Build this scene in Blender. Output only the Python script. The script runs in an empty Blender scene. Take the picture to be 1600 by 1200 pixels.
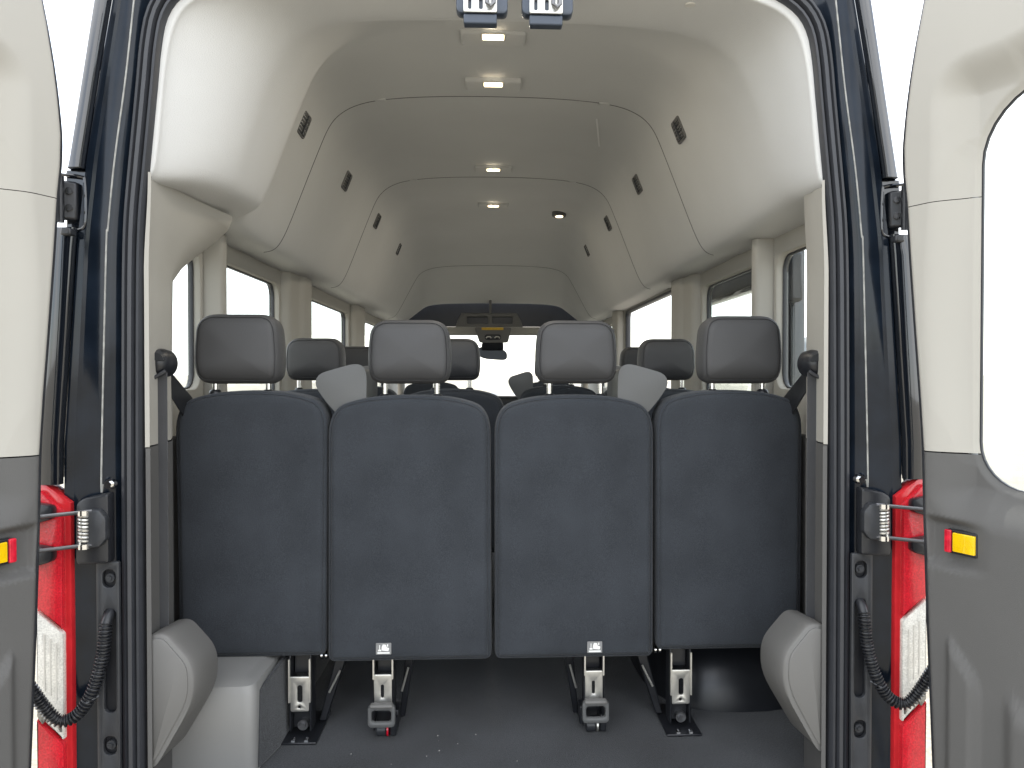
import bpy, bmesh, math, random
from mathutils import Vector, Matrix
random.seed(4)
R = math.radians
S = bpy.context.scene
# ------------------------------------------------------------------ camera, sky, sun, exposure
ZC = 0.97                                   # camera height above the van's load floor (floor = z 0)
cam = bpy.data.cameras.new('camera'); co = bpy.data.objects.new('camera', cam); S.collection.objects.link(co)
cam.sensor_width = 36; cam.lens = 1155 / 1600 * 36; cam.clip_start = .02; cam.clip_end = 3000
cam.shift_x = -23 / 1600
yaw, pitch = .045, math.atan(16 / 1155)
co.location = (0, 0, ZC); co.rotation_euler = (math.pi / 2 - pitch, 0, -yaw)
S.camera = co
W = bpy.data.worlds.new('World'); S.world = W; W.use_nodes = True
nt = W.node_tree; bg = nt.nodes['Background']
sky = nt.nodes.new('ShaderNodeTexSky'); sky.sky_type = 'NISHITA'; sky.sun_disc = False
SUN_EL, SUN_AZ = 56, 17                     # azimuth from +Y (front of the van) towards +X
sky.sun_elevation = R(SUN_EL); sky.sun_rotation = R(SUN_AZ); sky.dust_density = 1.0; sky.air_density = 1.0; sky.altitude = 0
bg.inputs[1].default_value = .15
# broken bright cloud over the blue
wtc = nt.nodes.new('ShaderNodeTexCoord'); wn = nt.nodes.new('ShaderNodeTexNoise'); wn.inputs['Scale'].default_value = 2.2; wn.inputs['Detail'].default_value = 8; wn.inputs['Roughness'].default_value = .58
wr = nt.nodes.new('ShaderNodeMapRange'); wr.inputs[1].default_value = .40; wr.inputs[2].default_value = .58; wr.inputs[3].default_value = .35; wr.inputs[4].default_value = .95
wm = nt.nodes.new('ShaderNodeMix'); wm.data_type = 'RGBA'; wm.inputs[7].default_value = (8.2, 8.3, 8.4, 1)
nt.links.new(wtc.outputs['Generated'], wn.inputs['Vector']); nt.links.new(wn.outputs[0], wr.inputs[0]); nt.links.new(wr.outputs[0], wm.inputs[0])
nt.links.new(sky.outputs[0], wm.inputs[6]); nt.links.new(wm.outputs[2], bg.inputs[0])
sd = bpy.data.lights.new('sun', 'SUN'); sd.energy = 2.6; sd.angle = R(.6); sd.color = (1, .96, .91)
so = bpy.data.objects.new('sun', sd); S.collection.objects.link(so)
tosun = Vector((math.sin(R(SUN_AZ)) * math.cos(R(SUN_EL)), math.cos(R(SUN_AZ)) * math.cos(R(SUN_EL)), math.sin(R(SUN_EL))))
so.rotation_euler = tosun.to_track_quat('Z', 'Y').to_euler(); so.location = (6, 8, 12)
vs = S.view_settings; vs.view_transform = 'Standard'; vs.look = 'None'; vs.gamma = 1; vs.use_curve_mapping = False
vs.exposure = 1.56
S.render.engine = 'CYCLES'
S.cycles.max_bounces = 10; S.cycles.diffuse_bounces = 6; S.cycles.transparent_max_bounces = 16

# ------------------------------------------------------------------ materials
def mat(name, col, rough=.5, metal=0, var=.06, vscale=6, bump=0, bscale=600, sheen=0, coat=0, spec=.5, emit=0, specks=0, speckscale=300, streak=0):
    m = bpy.data.materials.new(name); m.use_nodes = True
    n = m.node_tree.nodes; l = m.node_tree.links; b = n['Principled BSDF']
    tc = n.new('ShaderNodeTexCoord')
    nz = n.new('ShaderNodeTexNoise'); nz.inputs['Scale'].default_value = vscale; nz.inputs['Detail'].default_value = 5
    l.new(tc.outputs['Object'], nz.inputs['Vector'])
    mr = n.new('ShaderNodeMapRange'); mr.inputs[1].default_value = .3; mr.inputs[2].default_value = .7
    mr.inputs[3].default_value = 1 - var; mr.inputs[4].default_value = 1 + var
    l.new(nz.outputs[0], mr.inputs[0])
    mx = n.new('ShaderNodeVectorMath'); mx.operation = 'SCALE'; mx.inputs[0].default_value = col
    l.new(mr.outputs[0], mx.inputs['Scale'])
    out = mx.outputs[0]
    if specks:
        n2 = n.new('ShaderNodeTexNoise'); n2.inputs['Scale'].default_value = speckscale; n2.inputs['Detail'].default_value = 2
        l.new(tc.outputs['Object'], n2.inputs['Vector'])
        r2 = n.new('ShaderNodeMapRange'); r2.inputs[1].default_value = .35; r2.inputs[2].default_value = .75
        r2.inputs[3].default_value = 1 - specks; r2.inputs[4].default_value = 1 + specks
        l.new(n2.outputs[0], r2.inputs[0])
        m2 = n.new('ShaderNodeVectorMath'); m2.operation = 'SCALE'
        l.new(out, m2.inputs[0]); l.new(r2.outputs[0], m2.inputs['Scale']); out = m2.outputs[0]
    l.new(out, b.inputs['Base Color'])
    rr = n.new('ShaderNodeMapRange'); rr.inputs[3].default_value = max(.02, rough - .06); rr.inputs[4].default_value = min(1, rough + .06)
    l.new(nz.outputs[0], rr.inputs[0]); l.new(rr.outputs[0], b.inputs['Roughness'])
    b.inputs['Metallic'].default_value = metal
    b.inputs['Specular IOR Level'].default_value = spec
    if sheen: b.inputs['Sheen Weight'].default_value = sheen; b.inputs['Sheen Roughness'].default_value = .4
    if coat: b.inputs['Coat Weight'].default_value = coat; b.inputs['Coat Roughness'].default_value = .04
    if emit: b.inputs['Emission Color'].default_value = (*col, 1); b.inputs['Emission Strength'].default_value = emit
    if bump:
        n3 = n.new('ShaderNodeTexNoise'); n3.inputs['Scale'].default_value = bscale; n3.inputs['Detail'].default_value = 3
        l.new(tc.outputs['Object'], n3.inputs['Vector'])
        bp = n.new('ShaderNodeBump'); bp.inputs['Strength'].default_value = bump; bp.inputs['Distance'].default_value = .002
        l.new(n3.outputs[0], bp.inputs['Height']); l.new(bp.outputs[0], b.inputs['Normal'])
    return m
M = {}
M['liner'] = mat('headliner_fabric', (.59, .588, .572), .92, var=.035, vscale=2.5, bump=.45, bscale=520, sheen=.15, spec=.2)
M['beige'] = mat('beige_trim_plastic', (.37, .355, .318), .72, var=.025, vscale=4, bump=.12, bscale=900)
M['greytrim'] = mat('grey_trim_plastic', (.098, .096, .093), .78, var=.04, vscale=5, bump=.25, bscale=800, spec=.35)
M['greycap'] = mat('mid_grey_plastic', (.135, .132, .126), .58, var=.03, vscale=5, bump=.12, bscale=900)
M['paleplastic'] = mat('pale_grey_plastic', (.205, .203, .196), .42, var=.03, bump=.08, bscale=800)
M['paint'] = mat('black_paint', (.006, .008, .012), .07, var=.2, vscale=3, coat=.6)
M['jamb'] = mat('black_jamb_paint', (.007, .011, .018), .12, var=.3, vscale=14, bump=.04, bscale=60, spec=.3)
M['rubber'] = mat('seal_rubber', (.035, .037, .043), .42, var=.08, vscale=20)
M['blackplastic'] = mat('black_plastic', (.012, .013, .016), .35, var=.15, vscale=20, bump=.1)
M['satin'] = mat('satin_black_plate', (.028, .030, .034), .38, var=.2, vscale=25, bump=.15, bscale=400)
M['fabric'] = mat('seat_fabric', (.044, .049, .057), .95, var=.17, vscale=6, bump=.7, bscale=900, sheen=.12, spec=.15, specks=.28, speckscale=750)
M['vinyl'] = mat('headrest_vinyl', (.060, .060, .062), .6, var=.05, vscale=8, bump=.22, bscale=1400, spec=.4)
M['vinylgrey'] = mat('grey_guide_vinyl', (.095, .097, .097), .5, var=.05, vscale=8, bump=.15, bscale=1200)
M['carpet'] = mat('floor_carpet', (.042, .045, .050), 1, var=.30, vscale=4, bump=1.0, bscale=420, sheen=.25, spec=.05, specks=.75, speckscale=330)
M['chrome'] = mat('chrome', (.75, .75, .74), .14, 1, var=.03)
M['steel'] = mat('brushed_steel', (.62, .61, .57), .36, .85, var=.06, vscale=60)
M['steeldark'] = mat('dark_steel', (.16, .16, .165), .3, .8, var=.1, vscale=40)
M['red'] = mat('red_lens', (.56, .014, .026), .25, var=.12, vscale=30, bump=.35, bscale=170, coat=.35, specks=.22, speckscale=260)
M['redrim'] = mat('red_lens_rim', (.52, .02, .026), .2, var=.12, vscale=30, coat=.4)
M['clear'] = mat('clear_lens', (.72, .70, .64), .15, 0, var=.10, vscale=55, bump=.5, bscale=160, coat=1, specks=.18, speckscale=260)
M['reflector'] = mat('lamp_reflector', (.26, .26, .25), .25, .7, var=.2, vscale=90, bump=.6, bscale=200)
M['yellow'] = mat('yellow_reflector', (.80, .50, .0), .2, var=.1, vscale=40, coat=.8, bump=.3, bscale=300)
M['redref'] = mat('red_reflector', (.55, .01, .03), .2, var=.25, vscale=90, coat=.6)
M['belt'] = mat('seat_belt_webbing', (.055, .056, .060), .7, var=.06, vscale=20, bump=.5, bscale=900, sheen=.2)
M['beltblack'] = mat('black_belt_webbing', (.012, .013, .016), .6, var=.1, vscale=20, bump=.4, bscale=900)
M['slate'] = mat('slate_plastic', (.045, .058, .082), .35, var=.08, vscale=20)
M['lamp'] = mat('lit_lamp', (1, .80, .50), .4, emit=1.6, var=.0)
M['lamphot'] = mat('lit_led', (1, .93, .78), .4, emit=7, var=.0)
M['frosted'] = mat('frosted_lamp_cover', (.62, .60, .55), .3, var=.03)
M['white'] = mat('white_print', (.80, .80, .78), .5, var=.04)
M['tag'] = mat('grey_label_cloth', (.22, .22, .22), .6, var=.1, vscale=60)
M['sticker'] = mat('amber_sticker', (.62, .38, .02), .5, var=.1, vscale=60)
M['ventdark'] = mat('vent_slat_plastic', (.034, .037, .042), .45, var=.08, vscale=40)
M['sealer'] = mat('sealer_bead', (.32, .32, .30), .55, var=.3, vscale=60)
M['concrete'] = mat('pale_concrete', (.26, .238, .195), .95, var=.12, vscale=1.2, bump=.6, bscale=60, specks=.22, speckscale=45)
M['carpaint'] = mat('dark_car_paint', (.01, .012, .016), .08, var=.1, coat=1)
M['tyre'] = mat('tyre_rubber', (.02, .02, .02), .8, var=.1, vscale=30)
def glassmat(name, tint, refl):
    m = bpy.data.materials.new(name); m.use_nodes = True; n = m.node_tree.nodes; l = m.node_tree.links
    for x in list(n):
        if x.type != 'OUTPUT_MATERIAL': n.remove(x)
    t = n.new('ShaderNodeBsdfTransparent'); t.inputs[0].default_value = (*tint, 1)
    g = n.new('ShaderNodeBsdfGlossy'); g.inputs['Roughness'].default_value = .02
    lw = n.new('ShaderNodeLayerWeight'); pw = n.new('ShaderNodeMath'); pw.operation = 'POWER'; pw.inputs[1].default_value = 5
    fr = n.new('ShaderNodeMath'); fr.operation = 'MULTIPLY_ADD'; fr.inputs[1].default_value = .6; fr.inputs[2].default_value = refl
    lw.inputs[0].default_value = .5; l.new(lw.outputs['Facing'], pw.inputs[0]); l.new(pw.outputs[0], fr.inputs[0])
    mx = n.new('ShaderNodeMixShader'); o = [x for x in n if x.type == 'OUTPUT_MATERIAL'][0]
    l.new(fr.outputs[0], mx.inputs[0]); l.new(t.outputs[0], mx.inputs[1]); l.new(g.outputs[0], mx.inputs[2]); l.new(mx.outputs[0], o.inputs[0])
    return m
M['glass'] = glassmat('window_glass', (.95, .97, .96), .03)

# ------------------------------------------------------------------ helpers
INV = {}
def link(o, parent=None):
    S.collection.objects.link(o)
    if parent is not None:
        o.parent = parent
        if parent in INV: o.matrix_parent_inverse = INV[parent]
    return o
def thing(name, label, cat, loc=(0, 0, 0), group=None, local=False, rotz=0):
    o = bpy.data.objects.new(name, None); o.empty_display_size = .1; o.location = loc; o.rotation_euler = (0, 0, rotz)
    o['label'] = label; o['category'] = cat
    if group: o['group'] = group
    S.collection.objects.link(o)
    if not local: INV[o] = Matrix.Translation(-Vector(loc))
    return o
def MO(name, vf, m, parent=None, smooth=True, bevel=0, seg=2, subs=0, angle=35, sx=1):
    v, f = vf
    if sx < 0:
        v = [(-p[0], p[1], p[2]) for p in v]; f = [tuple(reversed(q)) for q in f]
    me = bpy.data.meshes.new(name); me.from_pydata([tuple(p) for p in v], [], f); me.update()
    if name_fix: 
        bm = bmesh.new(); bm.from_mesh(me); bmesh.ops.remove_doubles(bm, verts=bm.verts, dist=1e-5)
        bmesh.ops.recalc_face_normals(bm, faces=bm.faces); bm.to_mesh(me); bm.free()
    if smooth: me.shade_smooth()
    if isinstance(m, str): m = M[m]
    me.materials.append(m)
    o = bpy.data.objects.new(name, me); link(o, parent)
    if bevel:
        b = o.modifiers.new('bevel', 'BEVEL'); b.width = bevel; b.segments = seg; b.limit_method = 'ANGLE'; b.angle_limit = R(30); b.harden_normals = False
    if subs:
        s = o.modifiers.new('subsurf', 'SUBSURF'); s.levels = s.render_levels = subs
    elif smooth:
        me.set_sharp_from_angle(angle=R(angle))
    return o
name_fix = True
def J(*vfs):
    V, F = [], []
    for v, f in vfs:
        k = len(V); V += list(v); F += [tuple(i + k for i in q) for q in f]
    return V, F
def box(x0, x1, y0, y1, z0, z1):
    v = [(x, y, z) for x in (x0, x1) for y in (y0, y1) for z in (z0, z1)]
    return v, [(0, 1, 3, 2), (4, 6, 7, 5), (0, 4, 5, 1), (2, 3, 7, 6), (0, 2, 6, 4), (1, 5, 7, 3)]
def hexa(lo, hi):                            # two quads of points
    return list(lo) + list(hi), [(3, 2, 1, 0), (4, 5, 6, 7)] + [(i, (i + 1) % 4, (i + 1) % 4 + 4, i + 4) for i in range(4)]
def grid(rows, closed=False):
    n = len(rows[0]); v = [p for r in rows for p in r]; f = []
    for i in range(len(rows) - 1):
        for j in range(n if closed else n - 1):
            k = (j + 1) % n; f.append((i * n + j, i * n + k, (i + 1) * n + k, (i + 1) * n + j))
    return v, f
def capped(rows):
    v, f = grid(rows, True); n = len(rows[0]); k = len(rows) - 1
    return v, f + [tuple(reversed(range(n))), tuple(range(k * n, k * n + n))]
def tube(pts, r, n=10, cap=True):
    pts = [Vector(p) for p in pts]; rows = []; up = None
    for i, p in enumerate(pts):
        t = (pts[min(i + 1, len(pts) - 1)] - pts[max(i - 1, 0)]).normalized()
        if up is None: up = t.orthogonal().normalized()
        up = (up - t * up.dot(t)).normalized(); b = t.cross(up)
        rad = r[i] if isinstance(r, (list, tuple)) else r
        rows.append([p + (up * math.cos(a) + b * math.sin(a)) * rad for a in [2 * math.pi * k / n for k in range(n)]])
    return capped(rows) if cap else grid(rows, True)
def cyl(p0, p1, r, n=16): return tube([p0, p1], r, n)
def spline(pts, n=8):
    P = [Vector(p) for p in pts]; out = []
    for i in range(len(P) - 1):
        a, b, c, d = P[max(i - 1, 0)], P[i], P[i + 1], P[min(i + 2, len(P) - 1)]
        for k in range(n):
            t = k / n; out.append(.5 * ((2 * b) + (c - a) * t + (2 * a - 5 * b + 4 * c - d) * t * t + (3 * b - a - 3 * c + d) * t ** 3))
    return out + [P[-1]]
def rpoly(pts, r, n=6):
    out = []; m = len(pts)
    for i in range(m):
        p = Vector(pts[i]); a = Vector(pts[i - 1]) - p; b = Vector(pts[(i + 1) % m]) - p
        rr = r[i] if isinstance(r, (list, tuple)) else r
        ra = min(rr, a.length * .49); rb = min(rr, b.length * .49)
        if rr <= 0: out.append(tuple(p)); continue
        s = p + a.normalized() * ra; e = p + b.normalized() * rb
        for k in range(n + 1):
            t = k / n; q = s * (1 - t) ** 2 + p * (2 * t * (1 - t)) * 1.0 + e * t * t
            out.append(tuple(q))
    return out
def rrect(x0, x1, z0, z1, r, n=6):
    rs = r if isinstance(r, (list, tuple)) else [r] * 4; out = []
    for (cx, cz, a0, rr) in ((x0, z0, 180, rs[0]), (x1, z0, 270, rs[1]), (x1, z1, 0, rs[2]), (x0, z1, 90, rs[3])):
        sx = 1 if cx == x0 else -1; sz = 1 if cz == z0 else -1
        for k in range(n + 1):
            a = R(a0 + 90 * k / n); out.append((cx + sx * rr + rr * math.cos(a), cz + sz * rr + rr * math.sin(a)))
    return out
MXZ = lambda d: Matrix(((1, 0, 0, 0), (0, 0, -1, d), (0, 1, 0, 0), (0, 0, 0, 1)))      # local (a,b,c) -> x=a, z=b, y=d-c
MYZ = lambda x: Matrix(((0, 0, 1, x), (1, 0, 0, 0), (0, 1, 0, 0), (0, 0, 0, 1)))       # local (a,b,c) -> y=a, z=b, x=x+c
def plate(outer, holes, thick, mtx, bevel=0):
    c = bpy.data.curves.new('tmp', 'CURVE'); c.dimensions = '2D'; c.fill_mode = 'BOTH'; c.extrude = thick / 2 - bevel; c.bevel_depth = bevel; c.bevel_resolution = 1; c.offset = -bevel
    for lp in [outer] + list(holes):
        s = c.splines.new('POLY'); s.points.add(len(lp) - 1); s.use_cyclic_u = True
        for i, p in enumerate(lp): s.points[i].co = (p[0], p[1], 0, 1)
    o = bpy.data.objects.new('tmp', c); me = bpy.data.meshes.new_from_object(o)
    v = [mtx @ x.co for x in me.vertices]; f = [tuple(p.vertices) for p in me.polygons]
    bpy.data.objects.remove(o); bpy.data.curves.remove(c); bpy.data.meshes.remove(me)
    return v, f
def inset(lp, t):
    n = len(lp); out = []
    for i in range(n):
        a = Vector(lp[(i + 1) % n]) - Vector(lp[i - 1])
        if a.length < 1e-9: out.append(lp[i]); continue
        a.normalize(); nn = Vector((-a.y, a.x)); q = Vector(lp[i]) + nn * t; out.append((q.x, q.y))
    return out                               # counter-clockwise outline moves inwards
def dense(lp, step=.02):
    out = []
    for i in range(len(lp)):
        a, b = Vector(lp[i]), Vector(lp[(i + 1) % len(lp)]); k = max(1, int((b - a).length / step))
        out += [tuple(a + (b - a) * j / k) for j in range(k)]
    return out
def pillow(lp, rings, bulge0=0, bulge1=0, fn=None):
    """closed outline in x,z ; rings = (inset, y) from the front to the back face"""
    fn = fn or (lambda x, y, z: (x, y, z)); rows = []
    cx = sum(p[0] for p in lp) / len(lp); cz = sum(p[1] for p in lp) / len(lp)
    def ring(q, y, s=1): return [fn(cx + (p[0] - cx) * s, y, cz + (p[1] - cz) * s) for p in q]
    q0 = inset(lp, rings[0][0]); q1 = inset(lp, rings[-1][0])
    for s in (.02, .35, .65, .85): rows.append(ring(q0, rings[0][1] + bulge0 * (1 - s ** 2), s))
    for t, y in rings: rows.append(ring(inset(lp, t), y))
    for s in (.96, .85, .65, .35, .02): rows.append(ring(q1, rings[-1][1] + bulge1 * (1 - s ** 2), s))
    return capped(rows)
def sst(a, b, x):
    t = min(1, max(0, (x - a) / (b - a))); return t * t * (3 - 2 * t)
def tag(o, **k):
    for a, b in k.items(): o[a] = b
    return o

# ------------------------------------------------------------------ ground
gv = [(x, y, -.70) for x in (-900, -12, 12, 900) for y in (-900, -12, 14, 900)]
gf = [(i * 4 + j, i * 4 + 4 + j, i * 4 + 5 + j, i * 4 + 1 + j) for i in range(3) for j in range(3)]
tag(MO('ground', (gv, gf), 'concrete', smooth=False), kind='structure')

# ------------------------------------------------------------------ the van
VAN = thing('passenger_van', 'black high-roof passenger van seen inside through its open rear doors', 'van', (0, 4, -.7))
def vp(name, vf, m, parent=None, **k): return MO(name, vf, m, parent or VAN, **k)

# floor and wheel housings
fl = vp('load_floor', box(-.90, .90, 1.60, 6.9, -.05, 0), 'carpet', smooth=False)
MO('sill_plate', box(-.76, .76, 1.57, 1.60, -.06, .004), 'blackplastic', fl, bevel=.004)
fl_v = []
for k in range(14):
    x, y, q = random.uniform(-.45, .55), random.uniform(1.72, 2.0), random.uniform(.0005, .0011)
    fl_v.append(box(x - q, x + q * random.uniform(.6, 2), y - q, y + q * random.uniform(.6, 2), .0005, .0005 + q))
tag(MO('carpet_lint', J(*fl_v), 'frosted', fl, smooth=False), kind='stuff')
# headliner -----------------------------------------------------
STD = [(0, .99), (.18, .988), (.33, .98), (.45, .965), (.525, .935), (.575, .89), (.605, .82), (.645, .72), (.69, .605), (.735, .49), (.765, .44), (.80, .428), (.895, .425)]
A164 = [(0, .868), (.18, .866), (.33, .862), (.47, .853), (.56, .84), (.625, .818), (.675, .785), (.70, .71), (.712, .60), (.724, .46), (.735, .415), (.79, .41), (.895, .408)]
R185 = [(0, .866), (.18, .865), (.33, .86), (.45, .85), (.53, .835), (.585, .81), (.63, .765), (.662, .69), (.69, .60), (.715, .50), (.74, .44), (.79, .425), (.895, .42)]
R188 = [(0, .90), (.18, .90), (.33, .892), (.45, .876), (.53, .853), (.583, .82)] + R185[6:]
R200 = [(0, .985), (.18, .983), (.33, .972), (.45, .945), (.53, .90), (.582, .845), (.625, .765), (.657, .69), (.69, .60), (.725, .495), (.755, .443), (.795, .428), (.895, .423)]
L176 = [(0, .866), (.18, .865), (.33, .86), (.43, .853), (.495, .833), (.543, .79), (.575, .725), (.60, .655), (.625, .575), (.65, .485), (.672, .445), (.74, .43), (.895, .425)]
L170 = [((a[0] * .45 + b[0] * .55), (a[1] * .45 + b[1] * .55)) for a, b in zip(A164, L176)]
R170 = [((a[0] * .7 + b[0] * .3), (a[1] * .7 + b[1] * .3)) for a, b in zip(A164, R185)]
R176 = [((a[0] * .45 + b[0] * .55), (a[1] * .45 + b[1] * .55)) for a, b in zip(A164, R185)]
L185 = [(0, .866), (.18, .865), (.33, .86), (.415, .85), (.475, .83), (.52, .785), (.55, .72), (.577, .65), (.603, .57), (.633, .485), (.655, .447), (.74, .435), (.895, .43)]
L188 = [(0, .90), (.18, .90), (.32, .892), (.41, .87), (.47, .838)] + L185[5:]
L200 = [(0, .985), (.18, .983), (.31, .965), (.40, .915), (.46, .86), (.508, .79), (.543, .715), (.572, .64), (.60, .565), (.628, .49), (.648, .455), (.73, .44), (.895, .43)]
L214 = [(0, .99), (.18, .987), (.30, .98), (.39, .955), (.45, .91), (.495, .855), (.53, .77), (.57, .665), (.605, .57), (.635, .49), (.655, .46), (.72, .445), (.895, .43)]
L216 = [(0, .99), (.18, .988), (.31, .98), (.41, .958), (.475, .92), (.525, .865), (.565, .78), (.605, .68), (.65, .575), (.69, .49), (.72, .452), (.78, .437), (.895, .428)]
def full(d, l, r): return [(-x, d, ZC + z) for x, z in reversed(l[1:])] + [(x, d, ZC + z) for x, z in r]
def off(row, t):
    n = len(row); out = []
    for i in range(n):
        a = Vector(row[min(i + 1, n - 1)]) - Vector(row[max(i - 1, 0)]); q = Vector((-a.z, 0, a.x)).normalized(); q = -q if q.z < -.2 else q
        c = Vector((row[i][0], 0, row[i][2] - ZC - .4)); q = q if q.dot(c) > 0 else -q
        out.append(tuple(Vector(row[i]) + q * t))
    return out
def top(h): return [(x, .425 + (z - .425) * (h - .425) / .565) for x, z in STD]
HL = vp('headliner', grid([off(full(1.645, A164, A164), .045), off(full(1.87, L188, R188), .05), off(full(2.3, STD, STD), .04), off(full(4.6, STD, STD), .04), off(full(5.75, top(.84), top(.84)), .04), off(full(6.35, top(.60), top(.60)), .04)]), 'blackplastic')
def hpanel(rows, first=False):
    a, b = rows[0], rows[-1]; sh = lambda r, t, dd: [(p[0], p[1] + dd, p[2]) for p in off(r, t)]
    if first: rows = [sh(a, .02, 0), sh(a, .003, 0), sh(a, 0, .006)] + rows[1:]
    else: rows = [sh(a, .006, -.02), sh(a, .004, 0), sh(a, 0, .05)] + rows[1:]
    h = MO('headliner_panel', grid(rows), 'liner', HL, subs=2)
    if b[0][1] < 6:
        q = [Vector(p) for p in b]; bs = []
        for i in range(1, len(q) - 2):
            for k in range(5):
                t = k / 5; bs.append((q[i - 1] * (1 - t) ** 3 + q[i] * (3 * t ** 3 - 6 * t * t + 4) + q[i + 1] * (-3 * t ** 3 + 3 * t * t + 3 * t + 1) + q[i + 2] * t ** 3) / 6)
        MO('panel_seam', tube(bs, .0019, 6), 'greycap', HL)
T = full
hpanel([T(1.632, A164, A164), T(1.65, A164, A164), T(1.71, L170, R170), T(1.775, L176, R176), T(1.845, L185, R185), T(1.88, L188, R188), T(2.0, L200, R200), T(2.135, L214, R200), T(2.16, L216, R200), T(2.30, STD, STD), T(2.655, STD, STD)], True)
hpanel([T(2.658, STD, STD), T(3.1, STD, STD), T(3.735, STD, STD)])
hpanel([T(3.738, STD, STD), T(4.6, STD, STD), T(5.15, top(.96), top(.96)), T(5.748, top(.84), top(.84))])
hpanel([T(5.751, top(.84), top(.84)), T(6.0, top(.75), top(.75)), T(6.32, top(.60), top(.60))])
# outer roof skin
ROOF = vp('roof_skin', grid([off(T(1.70, A164, A164), .075), off(T(1.9, R200, R200), .09), off(T(4.6, STD, STD), .09), off(T(5.75, top(.84), top(.84)), .09), off(T(6.5, top(.56), top(.56)), .09)]), 'paint', subs=1)
# seam clips
for (x, d) in ((-.40, 2.655), (.40, 2.655), (-.40, 3.737), (.40, 3.737)):
    MO('trim_clip', box(x - .02, x + .02, d - .012, d + .012, ZC + .966, ZC + .976), 'liner', HL, bevel=.003)

# side walls ----------------------------------------------------
ZW0, ZW1 = .86, 1.337
for s in (-1, 1):
    holes = [rrect(1.80, 2.27, .925, ZW1, .05), rrect(2.36, 3.09, ZW0, ZW1, .05)]
    if s < 0: holes.append(rrect(3.50, 4.55, ZW0, ZW1, .05))
    else: holes.append(rrect(3.46, 4.93, .03, 1.388, .04))
    holes.append(rrect(5.12, 6.15, ZW0, ZW1, .06))
    wall = vp('side_wall', plate(rrect(1.70, 6.85, 0, 1.40, .01), holes, .03, MYZ(.895 * s), .006), 'beige')
    for k, h in enumerate(holes):
        if s > 0 and k == 2:
            MO('door_seal', plate(inset(h, -.012), [inset(h, .018)], .030, MYZ(.90 * s), .008), 'rubber', wall); continue
        MO('window_gasket', plate(inset(h, -.008), [inset(h, .005)], .012, MYZ(.907 * s), .002), 'rubber', wall)
        MO('window_pane', plate(inset(h, -.006), [], .004, MYZ(.9145 * s)), 'glass', wall, smooth=False)
    pil = rpoly([(.885, 2.285), (.825, 2.295), (.822, 2.335), (.885, 2.352)], .012, 4)
    MO('window_pillar', capped([[(x, y, z) for x, y in pil] for z in (.5, 1.395)]), 'beige', wall, sx=s)
    pil = rpoly([(.885, 3.10), (.845, 3.13), (.842, 3.25), (.825, 3.28), (.825, 3.42), (.885, 3.455)], .02, 4)
    MO('window_pillar', capped([[(x, y, z) for x, y in pil] for z in (.02, 1.395)]), 'beige', wall, sx=s)
    if s < 0:
        pil = rpoly([(.885, 4.57), (.84, 4.60), (.83, 4.85), (.885, 4.9)], .03, 4)
        MO('window_pillar', capped([[(x, y, z) for x, y in pil] for z in (.02, 1.395)]), 'beige', wall, sx=s)
    else:
        pil = rpoly([(.885, 4.945), (.83, 4.95), (.81, 5.05), (.885, 5.11)], .02, 4)
        MO('door_pillar', capped([[(x, y, z) for x, y in pil] for z in (.02, 1.395)]), 'beige', wall, sx=s)
        for k in range(9):
            MO('latch_bolt', cyl((.80, 4.955 + .01 * (k % 2), .9 + .045 * k), (.815, 4.955 + .01 * (k % 2), .9 + .045 * k), .009, 10), 'steeldark', wall)
    MO('lower_trim', plate(rrect(1.72, 3.44, .004, .80, .02), [], .02, MYZ(.868 * s), .005), 'greytrim', wall)

# wheel housings: a pale cover on the left, a dark dome on the right
wh = rpoly([(-.90, 1.79), (-.575, 1.80), (-.565, 2.75), (-.90, 2.75)], [.0, .03, .05, 0], 5)
rows = [[(x, y, 0) for x, y in wh], [(x, y, .10) for x, y in wh], [(x, y, .195) for x, y in wh], [(x + (.006 if x > -.8 else 0) * -1, y + (.008 if y < 2 else 0), .213) for x, y in wh], [(x - (.03 if x > -.8 else 0), y + (.03 if y < 2 else 0), .225) for x, y in wh]]
vp('wheel_housing', capped(rows), 'paleplastic')
vp('carpet_kick', hexa([(-.575, 1.815, 0), (-.552, 1.93, 0), (-.552, 2.75, 0), (-.575, 2.75, 0)], [(-.575, 1.83, .20), (-.560, 1.95, .212), (-.560, 2.75, .212), (-.575, 2.75, .21)]), 'carpet', bevel=.01)
rows = []
for k in range(9):
    t = k / 8 * math.pi / 2
    rows.append([(.72 + (.24 * math.cos(t) + .015) * math.copysign(abs(math.cos(a)) ** .7, math.cos(a)), 2.45 + (.36 * math.cos(t) + .015) * math.copysign(abs(math.sin(a)) ** .7, math.sin(a)), .27 * math.sin(t)) for a in [2 * math.pi * j / 40 for j in range(40)]])
vp('wheel_housing', capped(rows), 'blackplastic', angle=80)

# rear pillar trims, seals, jambs -------------------------------
SEAL = [(0, .886), (.30, .880), (.50, .868), (.60, .845), (.665, .81), (.698, .765), (.712, .70), (.720, .62), (.730, .52), (.740, .42), (.748, .33), (.752, .22), (.754, .05), (.756, -.2), (.757, -.5), (.757, -.80), (.757, -1.0)]
def ring_path(dx, dy): return [(-x - (dx if x > .3 else 0), 1.62 + dy, ZC + z + (0 if x > .68 else dx)) for x, z in reversed(SEAL[1:])] + [(x + (dx if x > .3 else 0), 1.62 + dy, ZC + z + (0 if x > .68 else dx)) for x, z in SEAL]
sealprof = [(-.001, .02), (.0, .002), (.004, -.006), (.010, -.006), (.0125, .003), (.0145, .003), (.018, -.012), (.026, -.014), (.030, -.004), (.0325, -.004), (.036, -.010), (.043, -.008), (.046, .012)]
sp = [Vector(p) for p in spline(ring_path(0, 0), 3)]
rows = []
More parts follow.
